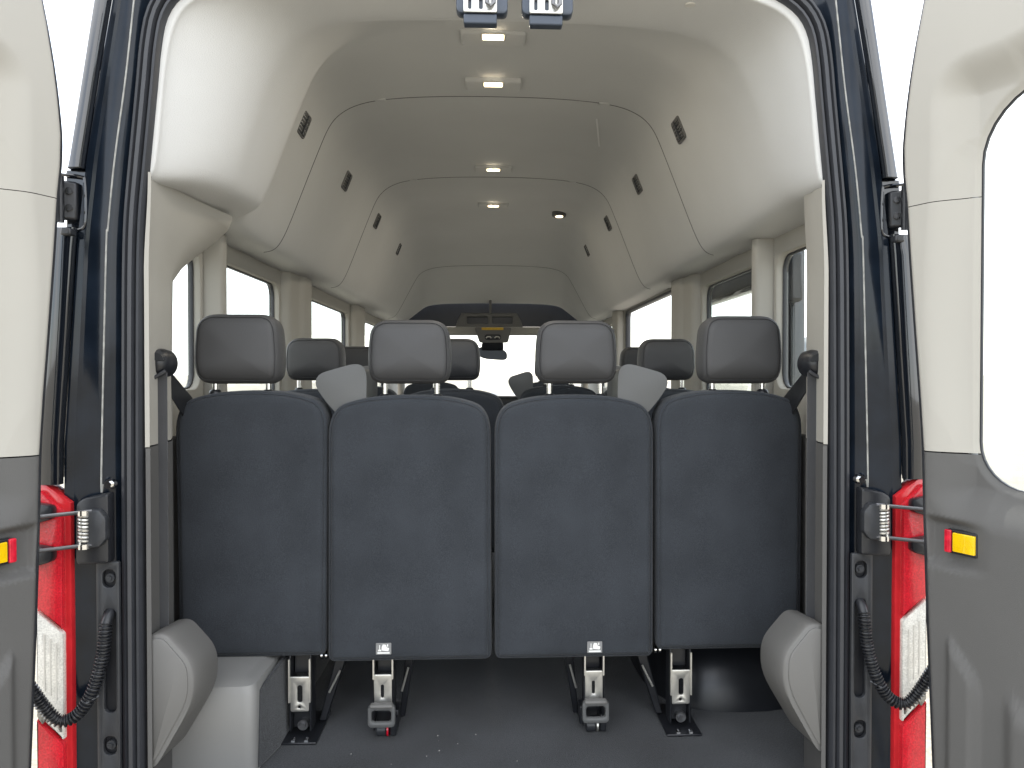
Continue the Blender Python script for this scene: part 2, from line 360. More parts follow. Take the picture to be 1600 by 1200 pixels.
for i, p in enumerate(sp):
    t = (sp[min(i + 1, len(sp) - 1)] - sp[max(i - 1, 0)]).normalized(); o_ = Vector((-t.z, 0, t.x)); 
    if o_.dot(Vector((p.x, 0, p.z - .95))) < 0: o_ = -o_
    rows.append([p + o_ * a * .86 + Vector((0, b, 0)) for a, b in sealprof])
seal = vp('door_opening_seal', grid(rows), 'rubber', angle=50)

# strip data per height: z, seal outer x, jamb outer x, strip outer x (right half)
JB = [(1.90, .72, .775, .803), (1.80, .735, .789, .818), (1.60, .752, .824, .85), (1.42, .775, .853, .879), (1.28, .788, .870, .908), (1.23, .792, .875, .924), (.82, .797, .903, .948), (.71, .798, .905, .948), (.40, .798, .908, .944), (-.1, .798, .908, .95), (-.3, .798, .908, .95)]
for s in (-1, 1):
    jr = [[(a - .02, 1.645, z), (a + .10 * (b - a), 1.628, z), (a + .20 * (b - a), 1.612, z), (a + .32 * (b - a), 1.607, z), (a + .74 * (b - a), 1.603, z), (a + .80 * (b - a), 1.597, z), (b - .001, 1.597, z), (b, 1.600, z)] for z, a, b, c in JB]
    jamb = vp('rear_jamb', grid(jr), 'jamb', sx=s, angle=40)
    st = [[(b, 1.600, z), (b + .002, 1.592, z), (c - .003, 1.575, z), (c + .008, 1.583, z), (c + .03, 1.64, z), (c + .035, 1.9, z), (c + .03, 2.0, z)] for z, a, b, c in JB if z > .69]
    # corner strip, broken by the hinge pocket between z 1.275 and 1.40
    for lo, hi in ((1.40, 1.95), (.738, 1.275)):
        rr = []
        zz = sorted([q[0] for q in JB if lo < q[0] < hi] + [lo, hi])
        for z in zz:
            for k in range(len(JB) - 1):
                if JB[k][0] >= z >= JB[k + 1][0]:
                    t = (JB[k][0] - z) / (JB[k][0] - JB[k + 1][0]); a, b, c = [JB[k][q] + (JB[k + 1][q] - JB[k][q]) * t for q in (1, 2, 3)]; break
            else: a, b, c = JB[0][1:]
            rr.append([(b + .001, 1.598, z), (b + .002, 1.584, z), (b + .005, 1.581, z), (c - .001, 1.5835, z), (c + .005, 1.590, z), (c + .016, 1.66, z), (c + .02, 1.9, z), (c + .02, 2.05, z)])
        cs = vp('corner_strip', grid(rr), 'paint', sx=s, angle=50)
        lid = rr[0] if lo > 1.3 else rr[-1]
        MO('strip_end', (lid + [(.86, 1.66, lid[0][2])], [tuple(range(len(lid))) + (len(lid),)]), 'paint', cs, sx=s, smooth=False)
    # sealer bead running down the jamb
    bead = [(a + .32 * (b - a), 1.606, z) for i, (z, a, b, c) in enumerate(JB[:6])] + [(.832, 1.606, .76), (.828, 1.605, .735)]
    MO('sealer_line', tube(spline(bead, 6), .0018, 6), 'sealer', jamb, sx=s)
    # pillar trim : cream above, grey below
    if s < 0:
        ct = [(.740, 1.626), (.748, 1.622), (.753, 1.635), (.757, 1.70), (.768, 1.735), (.770, 1.80), (.80, 1.88), (.845, 1.96), (.895, 2.0)]
        tp = [(.733, 1.626), (.738, 1.622), (.741, 1.635), (.743, 1.70), (.744, 1.76), (.736, 1.90), (.716, 2.07), (.76, 2.10), (.895, 2.12)]
    else:
        ct = [(.740, 1.626), (.748, 1.622), (.753, 1.635), (.756, 1.69), (.762, 1.71), (.764, 1.77), (.775, 1.80), (.83, 1.83), (.895, 1.85)]
        tp = [(.733, 1.626), (.738, 1.622), (.741, 1.635), (.744, 1.69), (.748, 1.71), (.75, 1.76), (.765, 1.785), (.83, 1.83), (.895, 1.85)]
    cu = []
    for z in (.812, .83, 1.0, 1.2, 1.235, 1.27, 1.30, 1.33, 1.36, 1.39, 1.402):
        w = sst(1.18, 1.40, z)
        cu.append([(x + (X - x) * w, y + (Y - y) * (w if s < 0 else w), z) for (x, y), (X, Y) in zip(ct, tp)])
    up = vp('upper_pillar_trim', grid(cu), 'beige', sx=s, angle=60)
    MO('lower_pillar_trim', grid([[(x - .001, y, z) for x, y in ct] for z in (0, .3, .6, .809)]), 'greytrim', up, sx=s, angle=60)
    # outer body side under the glass and around it
    bh = [rrect(1.80, 2.30, .92, 1.34, .05), rrect(2.40, 3.12, ZW0, 1.34, .05)] + ([rrect(3.54, 4.58, ZW0, 1.34, .05)] if s < 0 else [rrect(3.46, 4.98, -.2, 1.388, .05)]) + [rrect(5.16, 6.18, ZW0, 1.34, .06)]
    vp('body_side', plate(rrect(1.70, 6.9, -.32, 1.42, .02), bh, .012, MYZ(.926 * s), .003), 'paint')
    # quarter above the rail
    vp('roof_side', grid([[(.935, y, 1.42), (.92, y, 1.55), (.83, y, 1.95), (.70, y, 2.06)] for y in (2.05, 6.3)]), 'paint', sx=s)

# upper hinges in their pockets
for s in (-1, 1):
    hg = vp('upper_hinge', box(.848, .90, 1.604, 1.64, 1.275, 1.40), 'paint', sx=s, bevel=.004)
    MO('hinge_pocket_rim', tube(spline([(.915, 1.596, 1.388), (.865, 1.597, 1.383), (.856, 1.597, 1.37), (.856, 1.597, 1.29), (.87, 1.596, 1.272), (.91, 1.592, 1.268)], 6), .0035, 8), 'paint', hg, sx=s)
    MO('hinge_arm', hexa([(.868, 1.592, 1.29), (.93, 1.56, 1.29), (.935, 1.572, 1.29), (.873, 1.604, 1.29)], [(.868, 1.592, 1.372), (.93, 1.56, 1.372), (.935, 1.572, 1.372), (.873, 1.604, 1.372)]), 'blackplastic', hg, sx=s, bevel=.006)
    MO('hinge_pin', cyl((.895, 1.575, 1.283), (.895, 1.575, 1.378), .008), 'blackplastic', hg, sx=s)
    for z in (1.315, 1.35):
        MO('hinge_bolt', cyl((.882, 1.59, z), (.879, 1.578, z), .007, 12), 'chrome', hg, sx=s)
    MO('hinge_bumper', box(.872, .893, 1.570, 1.592, 1.256, 1.272), 'satin', hg, sx=s, bevel=.004)

# rear header strikers and cap
for x in (-.022, .118):
    k = vp('latch_striker', plate(rpoly([(x - .057, 1.80), (x + .053, 1.80), (x + .053, 1.745), (x + .047, 1.737), (x - .05, 1.737), (x - .057, 1.745)], .006, 4), [], .03, MXZ(1.60), .004), 'slate')
    MO('striker_plate', plate(rrect(x - .041, x + .030, 1.736, 1.80, .004), [rrect(x - .031, x - .024, 1.742, 1.765, .003), rrect(x - .008, x + .0, 1.742, 1.765, .003)], .006, MXZ(1.581), .001), 'steel', k)
    MO('striker_loop', tube([(x + .010, 1.576, 1.80), (x + .009, 1.571, 1.752), (x + .016, 1.569, 1.745), (x + .023, 1.571, 1.752), (x + .024, 1.576, 1.80)], .0045, 8), 'steeldark', k)
    MO('striker_tab', box(x - .041, x + .030, 1.583, 1.607, 1.714, 1.735), 'slate', k, bevel=.003)
vp('header_cap', cyl((.455, 1.70, ZC + .857), (.455, 1.70, ZC + .850), .012, 24), 'frosted', bevel=.002)

# ceiling lamps
for i, d in enumerate((2.17, 2.52, 3.56, 4.32)):
    w = .095 if i < 2 else .088; z = ZC + .992
    lamp = vp('ceiling_lamp', J(box(-w, w, d - .035, d + .05, z - .018, z + .01)), 'liner', bevel=.008, seg=3)
    MO('lamp_bezel', box(-.036, .036, d - .037, d - .004, z - .0215, z - .016), 'frosted', lamp, bevel=.003)
    MO('lamp_lens', box(-.031, .031, d - .039, d - .008, z - .025, z - .021), 'lamp', lamp, bevel=.002)
    al = bpy.data.lights.new('ceiling_lamp_light', 'AREA'); al.shape = 'RECTANGLE'; al.size = .06; al.size_y = .03; al.energy = .55; al.color = (1, .90, .74)
    lo_ = bpy.data.objects.new('ceiling_lamp_light', al); link(lo_, lamp); lo_.location = (0, d - .024, z - .032)
    for x in (-.012, .012):
        MO('lamp_diode', box(x - .006, x + .006, d - .0405, d - .030, z - .0265, z - .023), 'lamphot', lamp, bevel=.001)
rl = vp('round_lamp', cyl((.395, 4.45, ZC + .945), (.395, 4.45, ZC + .985), .042, 24), 'greycap', bevel=.006)
MO('lamp_lens', cyl((.395, 4.435, ZC + .940), (.395, 4.435, ZC + .946), .022, 20), 'lamp', rl)
vp('white_strip', hexa([(.388, 2.80, ZC + .966), (.395, 2.80, ZC + .966), (.395, 2.801, ZC + .9655), (.388, 2.801, ZC + .9655)], [(.442, 3.11, ZC + .958), (.449, 3.11, ZC + .958), (.449, 3.111, ZC + .9575), (.442, 3.111, ZC + .9575)]), 'white', smooth=False)  # thin white sliver running forward just below the roof panel

# air vents in the slanting cantrail : each a frame with slats
a0, a1 = Vector((.735, 0, .49)), Vector((.605, 0, .82)); vup = (a1 - a0).normalized(); vn = Vector((-vup.z, 0, vup.x)); vn = vn if vn.x < 0 else -vn
for s in (-1, 1):
    for d in (2.42, 3.12, 3.93, 4.80):
        c = Vector((.612, d, ZC + .803))
        mtx = Matrix(((0, vup.x, vn.x, c.x), (1, 0, vn.y, c.y), (0, vup.z, vn.z, c.z), (0, 0, 0, 1))) @ Matrix.Diagonal((.84, .84, 1, 1))
        fr = vp('air_vent', plate(rrect(-.052, .052, -.045, .045, .012), [rrect(-.044, .044, -.037, .037, .008)], .014, mtx, .003), 'greycap', sx=s)
        MO('vent_back', plate(rrect(-.045, .045, -.038, .038, .008), [], .004, mtx @ Matrix.Translation((0, 0, -.002))), 'ventdark', fr, sx=s)
        for k in range(6):
            q = -.032 + k * .0128
            h = .034
            MO('vent_slat', plate([(-.042, q - .003), (.042, q - .003), (.042, q + .003), (-.042, q + .003)], [], .006, mtx @ Matrix.Translation((0, 0, .005))), 'greycap' if k % 2 else 'ventdark', fr, sx=s, smooth=False)
        MO('vent_bar', plate([(-.004, -.037), (.004, -.037), (.004, .037), (-.004, .037)], [], .004, mtx @ Matrix.Translation((0, 0, .0095))), 'ventdark', fr, sx=s, smooth=False)

# angular covers at the foot of the rear pillars
for s in (-1, 1):
    fa = rpoly([(.748, .40), (.715, .405), (.655, .335), (.652, .255), (.735, .115), (.748, .115)], [.004, .02, .03, .05, .02, .004], 5)
    def ex(lp, g, dz=0): return [(.752 - (.752 - x) * g, z + dz) for x, z in lp]
    rows = []
    for y, g, dz in ((1.775, 1.0, -.012), (1.735, 1.04, -.008), (1.685, 1.05, -.002), (1.652, 1.03, .0), (1.640, .99, 0), (1.636, .965, -.002)):
        rows.append([(x, y, z) for x, z in ex(fa, g, dz)])
    cv = vp('pillar_foot_cover', capped(rows), 'greycap', sx=s, angle=70)
    fp = rpoly([(.744, .392), (.72, .396), (.668, .333), (.665, .262), (.737, .128), (.744, .128)], [.004, .015, .02, .04, .015, .004], 5)
    MO('cover_panel', capped([[(x, 1.637, z) for x, z in fp], [(x, 1.633, z) for x, z in fp], [(x, 1.631, z) for x, z in inset(fp, .003 if s > 0 else .003)]]), 'greycap', cv, sx=s)

# tail lights ---------------------------------------------------
def lampx(z): return .887, .950
for s in (-1, 1):
    def TP(lp, y0, y1, bv=.003): return plate(lp, [], abs(y1 - y0), MXZ((y0 + y1) / 2), bv)
    tl = vp('tail_light', TP([(.884, -.25), (.955, -.25), (.955, .74), (.944, .745), (.884, .70)], 1.585, 1.625, .004), 'redrim', sx=s)
    up_ = rpoly([(.896, .438), (.950, .485), (.946, .725), (.940, .728), (.896, .683)], .004, 3)
    MO('red_lens', TP(up_, 1.572, 1.589), 'red', tl, sx=s)
    cl = rpoly([(.896, .205), (.950, .262), (.950, .476), (.896, .428)], .004, 3)
    MO('clear_lens', TP(cl, 1.573, 1.589), 'clear', tl, sx=s)
    for k in range(3):
        xr = .908 + .012 * k; MO('lens_rib', box(xr, xr + .0016, 1.571, 1.575, .290 + .01 * k, .410 + .009 * k), 'frosted', tl, sx=s, smooth=False)
    MO('lamp_bowl', TP(rpoly([(.922, .262), (.936, .240), (.948, .258), (.945, .292), (.928, .295)], .004, 3), 1.568, 1.576), 'reflector', tl, sx=s)
    MO('lamp_bowl', TP(rpoly([(.899, .222), (.907, .232), (.906, .26), (.899, .258)], .003, 3), 1.569, 1.576), 'reflector', tl, sx=s)
    MO('red_lens', TP(rpoly([(.896, -.22), (.950, -.22), (.950, .252), (.896, .195)], .004, 3), 1.572, 1.589), 'red', tl, sx=s)
    # black stop pads reaching across the lamp's outer edge
    for z in (.672, .585):
        MO('stop_pad', TP(rpoly([(.903, z), (.960, z - .016), (.960, z + .036), (.903, z + .027)], .009, 4), 1.548, 1.57), 'blackplastic', tl, sx=s)

# door check links ----------------------------------------------
for s in (-1, 1):
    dc = vp('door_check', plate(rpoly([(.800, .575), (.865, .572), (.868, .585), (.866, .70), (.85, .712), (.80, .722)], .008, 4), [], .03, MXZ(1.585), .005), 'blackplastic', sx=s)
    MO('check_bracket', plate(rpoly([(.797, .63), (.812, .612), (.835, .612), (.835, .69), (.812, .69), (.797, .672)], .005, 4), [], .02, MXZ(1.563), .004), 'satin', dc, sx=s)
    coil = [(.842 + .009 * math.cos(a), 1.557 + .009 * math.sin(a), .622 + .058 * a / (2 * math.pi * 8)) for a in [2 * math.pi * 8 * k / 128 for k in range(129)]]
    MO('check_spring', tube(coil, .0028, 6), 'steel', dc, sx=s)
    for z in (.615, .684):
        MO('spring_collar', cyl((.842, 1.557, z - .005), (.842, 1.557, z + .005), .0125), 'chrome', dc, sx=s)
        MO('check_rod', tube([(.825, 1.557, z + .003), (.86, 1.553, z), (.915, 1.535, z - .003), (.97, 1.49, z - .008)], .0042, 10), 'steeldark', dc, sx=s)
    MO('jamb_bolt', J(cyl((.808, 1.603, .737), (.808, 1.592, .737), .011), cyl((.808, 1.592, .737), (.808, 1.586, .737), .007, 6)), 'chrome', dc, sx=s)
    # slotted bracket down the jamb with two recessed bolts
    jp = vp('jamb_bracket', plate(rrect(.788, .835, -.1, .575, .004), [rrect(.795, .822, .52, .558, .012), rrect(.795, .820, .255, .475, .011), rrect(.795, .822, .165, .205, .012)], .010, MXZ(1.592), .002), 'satin', sx=s)
    MO('bracket_back', box(.79, .833, 1.599, 1.601, -.08, .56), 'blackplastic', jp, sx=s)
    for z in (.54, .186):
        MO('bracket_bolt', J(cyl((.807, 1.599, z), (.807, 1.588, z), .0095), cyl((.807, 1.588, z), (.807, 1.583, z), .0055, 6)), 'satin', jp, sx=s)
    # corrugated cable conduit
    path = spline([(.808, 1.600, .47), (.808, 1.575, .45), (.812, 1.565, .38), (.826, 1.553, .315), (.852, 1.545, .272), (.882, 1.535, .264), (.905, 1.525, .295), (.925, 1.51, .345), (.945, 1.49, .395), (.965, 1.46, .43)], 40)
    L = [0]
    for i in range(1, len(path)): L.append(L[-1] + (path[i] - path[i - 1]).length)
    tot = L[-1]; n = 560; pp = []; rr = []
    j = 0
    for k in range(n):
        t = tot * k / (n - 1)
        while j < len(L) - 2 and L[j + 1] < t: j += 1
        pp.append(path[j].lerp(path[j + 1], (t - L[j]) / max(1e-9, L[j + 1] - L[j])))
        rr.append(.0105 if t < .035 else .0108 + .0022 * (1 if math.sin(t / .0068 * 2 * math.pi) > 0 else -1) * min(1, abs(math.sin(t / .0068 * 2 * math.pi)) * 2.2))
    cc = vp('cable_conduit', tube(pp, rr, 16), 'blackplastic', sx=s, angle=60)
    MO('conduit_clip', tube([(.815, 1.556, .305), (.83, 1.538, .298), (.842, 1.552, .285), (.836, 1.566, .282)], .0025, 8), 'satin', cc, sx=s)

# rear doors ----------------------------------------------------
OX, OY, ANG = .827, 1.47, R(25)
dirv = Vector((math.sin(ANG), -math.cos(ANG), 0)); nrm = Vector((-math.cos(ANG), -math.sin(ANG), 0))
def D3(u, z, n): return Vector((OX, OY, z)) + dirv * u + nrm * n
EDGE = [(.052, 1.80), (.035, 1.71), (.018, 1.63), (.005, 1.553), (-.003, 1.49), (-.008, 1.428), (-.006, 1.37), (0, 1.317), (.008, 1.208), (.020, 1.06), (.032, .92), (.039, .822), (.043, .695), (.052, .47), (.066, .192), (.085, -.25)]
OUT = EDGE + [(.80, -.25), (.80, 1.80)]      # runs down the hinge edge, then back up the free edge
WIN = rrect(.136, .685, .755, 1.495, [.085, .085, .13, .13], 8)
WC = Vector((.42, 1.12))
def hit(lp, a):
    d = Vector((math.cos(a), math.sin(a))); best = None
    for i in range(len(lp)):
        p, q = Vector(lp[i]) - WC, Vector(lp[(i + 1) % len(lp)]) - WC; e = q - p
        det = d.x * (-e.y) + e.x * d.y
        if abs(det) < 1e-12: continue
        t = (p.x * (-e.y) + e.x * p.y) / det; k = (d.x * p.y - d.y * p.x) / det
        if t > 0 and -1e-6 <= k <= 1 + 1e-6: best = t if best is None else max(best, t)
    return best
def bx(u, z, u0, u1, z0, z1, e): return sst(u0, u0 + e, u) * (1 - sst(u1 - e, u1, u)) * sst(z0, z0 + e, z) * (1 - sst(z1 - e, z1, z))
def depth(u, z, dist, de):
    n = -.038 * (1 - sst(.0, .090, dist)) - .006 * (1 - sst(0, .012, dist))
    n += -.020 * (1 - sst(0, .022, de)) ** 2
    n += -.018 * sst(.052, .066, u) * (1 - sst(.10, .190, u)) * sst(.592, .608, z) * (1 - sst(.678, .694, z))
    zt = .47 - 1.2 * max(0, u - .11)
    n += .014 * (bx(u, z, .098, .172, -1, zt, .022)) + .016 * bx(u, z, .205, .60, -1, .41 - .5 * (u - .2), .03)
    return n
NA, NR = 420, 70
angs = [2 * math.pi * k / NA + 1e-4 for k in range(NA)]
# denser rays towards the hinge side, which is the part in view
angs = sorted(set(angs + [math.pi + (k - 170) / 170 * 1.4 for k in range(341)]))
rows2 = []
for a in angs:
    w, o = hit(WIN, a), hit(OUT, a); r = []
    for k in range(NR + 1):
        t = w + (o - w) * k / NR; u, z = WC.x + t * math.cos(a), WC.y + t * math.sin(a)
        r.append((u, z, t - w, o - t))
    rows2.append(r)
def dist_fix(u, z):                          # true distance to the window outline
    dx = max(.136 - u, 0, u - .685); dz = max(.755 - z, 0, z - 1.495); return math.hypot(dx, dz)
def edge_dist(u, z):
    for i in range(len(EDGE) - 1):
        (u0, z0), (u1, z1) = EDGE[i], EDGE[i + 1]
        if z0 >= z >= z1: return min(u - (u0 + (u1 - u0) * (z0 - z) / (z0 - z1)), 1)
    return 1
V = []; n1 = NR + 1
for r in rows2:
    for (u, z, dw, de) in r:
        V.append(D3(u, z, depth(u, z, min(dw, dist_fix(u, z) + .012), max(0, min(edge_dist(u, z), .8 - u)))))
na = len(rows2)
F = [(i * n1 + k, ((i + 1) % na) * n1 + k, ((i + 1) % na) * n1 + k + 1, i * n1 + k + 1) for i in range(na) for k in range(NR)]
def cut(vf, z, keep_above):
    bm = bmesh.new(); me = bpy.data.meshes.new('t'); me.from_pydata([tuple(p) for p in vf[0]], [], vf[1]); bm.from_mesh(me); bpy.data.meshes.remove(me)
    bmesh.ops.bisect_plane(bm, geom=bm.verts[:] + bm.edges[:] + bm.faces[:], plane_co=(0, 0, z), plane_no=(0, 0, 1), clear_inner=keep_above, clear_outer=not keep_above)
    bm.verts.index_update(); v = [x.co.copy() for x in bm.verts]; f = [tuple(q.index for q in p.verts) for p in bm.faces]; bm.free(); return v, f
trim = (V, F)
t_up = cut(trim, 1.3060, True); t_mid = cut(cut(trim, 1.3045, False), .8185, True); t_lo = cut(trim, .8160, False)
def halves(vf):
    out = []
    for side in (0, 1):
        fs = [q for q in vf[1] if ((sum((Vector(vf[0][i]) - Vector((OX, OY, 0))).dot(dirv) for i in q) / len(q)) > .42) == bool(side)]
        ids = sorted({i for q in fs for i in q}); mp = {a: b for b, a in enumerate(ids)}
        out.append(([vf[0][i] for i in ids], [tuple(mp[i] for i in q) for q in fs]))
    return out
t_mids = halves(t_mid)
MD = Matrix(((dirv.x, 0, nrm.x, OX), (dirv.y, 0, nrm.y, OY), (0, 1, 0, 0), (0, 0, 0, 1)))
for s in (-1, 1):
    dr = vp('rear_door', plate([(u + .006, z) for u, z in OUT], [inset(WIN, -.026)], .03, MD @ Matrix.Translation((0, 0, -.074)), .005), 'paint', sx=s)
    dr['label'] = ('left' if s < 0 else 'right') + ' rear door swung open with beige and grey inner trim'
    MO('upper_door_trim', t_up, 'beige', dr, sx=s, angle=60)
    for half in t_mids: MO('middle_door_trim', half, 'beige', dr, sx=s, angle=60)
    MO('lower_door_trim', t_lo, 'greytrim', dr, sx=s, angle=60)
    es = [p for p in spline([(a, b, 0) for a, b in EDGE], 4)]
    MO('edge_seal', grid([[D3(p.x + q, p.y, n) for q, n in ((.004, -.016), (-.004, -.020), (-.007, -.030), (-.006, -.045), (-.002, -.056), (.012, -.060))] for p in es]), 'rubber', dr, sx=s, angle=70)
    MO('window_pane', plate(inset(WIN, -.03), [], .004, MD @ Matrix.Translation((0, 0, -.0565))), 'glass', dr, sx=s, smooth=False)
    MO('window_gasket', plate(inset(WIN, -.008), [inset(WIN, .0015)], .006, MD @ Matrix.Translation((0, 0, -.050)), .001), 'rubber', dr, sx=s)
    # yellow and red reflector in its recess
    rf = MO('reflector_frame', plate(rrect(.098, .158, .626, .672, .003), [], .012, MD @ Matrix.Translation((0, 0, -.010)), .002), 'blackplastic', dr, sx=s, bevel=0)
    MO('yellow_reflector', plate(rrect(.112, .1545, .631, .667, .002), [], .006, MD @ Matrix.Translation((0, 0, -.0035)), .001), 'yellow', dr, sx=s)
    MO('red_reflector', plate(rrect(.095, .1085, .627, .671, .003), [], .014, MD @ Matrix.Translation((0, 0, -.008)), .002), 'redref', dr, sx=s)

# sliding door, run back along the right flank ------------------
sdr = vp('sliding_door', plate(rrect(2.53, 3.98, -.32, 1.43, .04), [rrect(2.68, 3.84, .84, 1.305, .06)], .05, MYZ(1.06), .008), 'paint')
MO('door_inner_trim', plate(rrect(2.54, 3.96, -.2, 1.40, .04), [rrect(2.665, 3.855, .82, 1.32, .06)], .012, MYZ(1.026), .004), 'greytrim', sdr)
MO('window_pane', plate(rrect(2.675, 3.845, .835, 1.31, .06), [], .004, MYZ(1.06)), 'glass', sdr, smooth=False)
MO('door_latch_box', box(1.0, 1.05, 2.46, 2.525, 1.215, 1.385), 'blackplastic', sdr, bevel=.012)

# cab: header, overhead console, mirror, windscreen, dashboard ---
hd = vp('front_header', box(-.86, .86, 6.36, 6.50, ZC + .335, ZC + .405), 'beige', bevel=.015)
MO('shelf_floor', box(-.86, .86, 6.40, 6.95, ZC + .385, ZC + .40), 'blackplastic', hd)
vp('shelf_back', box(-.90, .90, 6.62, 6.66, ZC + .36, ZC + .75), 'blackplastic', smooth=False)
oc = vp('overhead_console', plate([(-.32, ZC + .40), (.25, ZC + .40), (.235, ZC + .45), (.20, ZC + .515), (-.27, ZC + .515), (-.305, ZC + .45)], [rrect(-.225, -.045, ZC + .425, ZC + .485, .008), rrect(-.01, .165, ZC + .425, ZC + .485, .008)], .06, MXZ(6.32), .006), 'greycap')
MO('console_recess', box(-.24, .18, 6.33, 6.345, ZC + .415, ZC + .495), 'blackplastic', oc)
MO('console_post', box(-.035, -.015, 6.27, 6.30, ZC + .51, ZC + .64), 'greycap', oc, bevel=.004)
MO('console_panel', plate(rpoly([(-.16, ZC + .395), (.155, ZC + .395), (.125, ZC + .265), (-.12, ZC + .265)], .02, 4), [], .05, MXZ(6.33), .008), 'greycap', oc)
MO('warning_sticker', box(-.10, .085, 6.296, 6.302, ZC + .372, ZC + .394), 'sticker', oc)
rd = MO('reading_lamp', plate(rrect(-.075, .065, ZC + .288, ZC + .335, .02), [], .012, MXZ(6.30), .003), 'blackplastic', oc)
for x in (-.04, .032):
    MO('lamp_button', tube([(x - .022, 6.292, ZC + .302), (x - .012, 6.291, ZC + .315), (x + .012, 6.291, ZC + .315), (x + .022, 6.292, ZC + .302)], .005, 8), 'frosted', oc)
mi = vp('rear_view_mirror', capped([[(-.01 + .13 * w * math.copysign(abs(math.cos(a)) ** .6, math.cos(a)), 6.42 + dy, ZC + .175 + .052 * w * math.copysign(abs(math.sin(a)) ** .7, math.sin(a)) - .02 * math.cos(a)) for a in [2 * math.pi * k / 28 for k in range(28)]] for w, dy in ((.5, .05), (.85, .04), (1, .015), (1, 0), (.93, -.008))]), 'slate')
MO('mirror_mount', hexa([(-.11, 6.40, ZC + .20), (.09, 6.40, ZC + .20), (.08, 6.47, ZC + .20), (-.10, 6.47, ZC + .20)], [(-.10, 6.38, ZC + .27), (.09, 6.38, ZC + .27), (.08, 6.5, ZC + .27), (-.10, 6.5, ZC + .27)]), 'blackplastic', mi, bevel=.015)
ws = vp('windscreen', ([(-.84, 6.5, ZC + .34), (.84, 6.5, ZC + .34), (.90, 7.35, ZC - .30), (-.90, 7.35, ZC - .30)], [(0, 1, 2, 3)]), 'glass', smooth=False)
for s in (-1, 1):
    MO('windscreen_pillar', tube([(.84 * s, 6.42, ZC + .40), (.87 * s, 6.9, ZC + .05), (.92 * s, 7.35, ZC - .30)], .05, 12), 'beige', ws)
db = vp('dashboard', box(-.90, .90, 6.75, 7.4, .30, ZC - .19), 'blackplastic', bevel=.06, seg=4)
MO('dash_front', box(-.90, .90, 7.36, 7.42, -.3, .70), 'paint', db)
sw = vp('steering_wheel', tube([(-.40 + .19 * math.cos(a), 6.45 + .07 * math.sin(a), .68 + .17 * math.sin(a)) for a in [2 * math.pi * k / 40 for k in range(41)]], .016, 10), 'blackplastic')
MO('wheel_hub', cyl((-.40, 6.43, .68), (-.40, 6.55, .64), .07, 20), 'blackplastic', sw)
for a in (0, math.pi, -math.pi / 2):
    MO('wheel_spoke', tube([(-.40, 6.455, .68), (-.40 + .18 * math.cos(a), 6.45 + .065 * math.sin(a), .68 + .16 * math.sin(a))], .018, 8), 'blackplastic', sw)

# ------------------------------------------------------------------ seats
def outline(w0, w1, z0, z1, rt, rb, arch):
    pts = [(-w0 / 2, z0), (w0 / 2, z0), (w1 / 2, z1 - arch), (w1 * .28, z1 - .006), (0, z1), (-w1 * .28, z1 - .006), (-w1 / 2, z1 - arch)]
    return dense(rpoly(pts, [rb, rb, rt, .09, .09, .09, rt], 8), .025)
def seat_back(p, w0, w1, z0, z1, m='fabric', rt=.075, lean=.0, y0=0):
    lp = outline(w0, w1, z0, z1, rt, .022, .038)
    fn = lambda x, y, z: (x, y + lean * (z1 - z), z)
    return MO('backrest', pillow(lp, [(.020, .125), (.010, .115), (0, .085), (0, .045), (.001, .022), (.004, .013), (.0085, .0105), (.0095, .0125), (.0105, .0095), (.016, .0045), (.020, .003)], .0, -.003, fn), m, p, angle=60)
def headrest(p, x, w, z0, z1, m='vinyl', post=True, pitch=.145, cz=None, y=.0):
    pts = [(-w * .455, z0), (w * .455, z0), (w / 2, z0 + .06), (w * .455, z1), (-w * .455, z1), (-w / 2, z0 + .06)]
    lp = dense(rpoly(pts, [.032, .032, .05, .05, .05, .05], 8), .02)
    fn = lambda a, b, c: (a + x, b + y + (.026 * max(0, (z0 + .055 - c) / .055) ** 2 + .012 * max(0, (c - z1 + .05) / .05) ** 2) * max(0, 1 - b / .10), c)
    h = MO('headrest', pillow(lp, [(.024, .115), (.014, .108), (.004, .088), (0, .05), (.001, .022), (.0055, .010), (.0095, .0055), (.0110, .0085), (.0125, .0050), (.018, .0025), (.024, .0005)], .008, -.008, fn), m, p, angle=60)
    if post:
        for q in (-1, 1):
            px = x + q * pitch / 2
            MO('headrest_post', cyl((px, y + .055, z0 - .10), (px, y + .055, z0 + .04), .0075, 14), 'chrome', h)
            MO('post_collar', J(tube([(px, y + .055, cz - .004), (px, y + .055, cz + .002), (px, y + .055, cz + .009), (px, y + .055, cz + .013)], [.015, .0165, .0145, .010], 18)), 'blackplastic', h)
    return h
def bolster(p, s, x0, x1, z0, z1):
    """belt guide on the aisle-side shoulder; s = side it leans to"""
    fa = [(x0, z1 - .030), (x0 + (x1 - x0) * .9, z1), (x1, z1 - .012), (x1 - .002, z0 + .02), (x0 + (x1 - x0) * .62, z0), (x0 + (x1 - x0) * .25, z0 + .05)]
    if x1 < x0: fa = list(reversed(fa))
    lp = dense(rpoly(fa, .028, 6), .012)
    return MO('belt_guide', pillow(lp, [(.012, .20), (.004, .19), (0, .16), (0, .02), (.003, .008), (.009, .001), (.014, 0)], 0, -.004, lambda x, y, z: (x, y + .03 - s * .0 + (x - x0) * 0, z)), 'vinylgrey', p, angle=60)
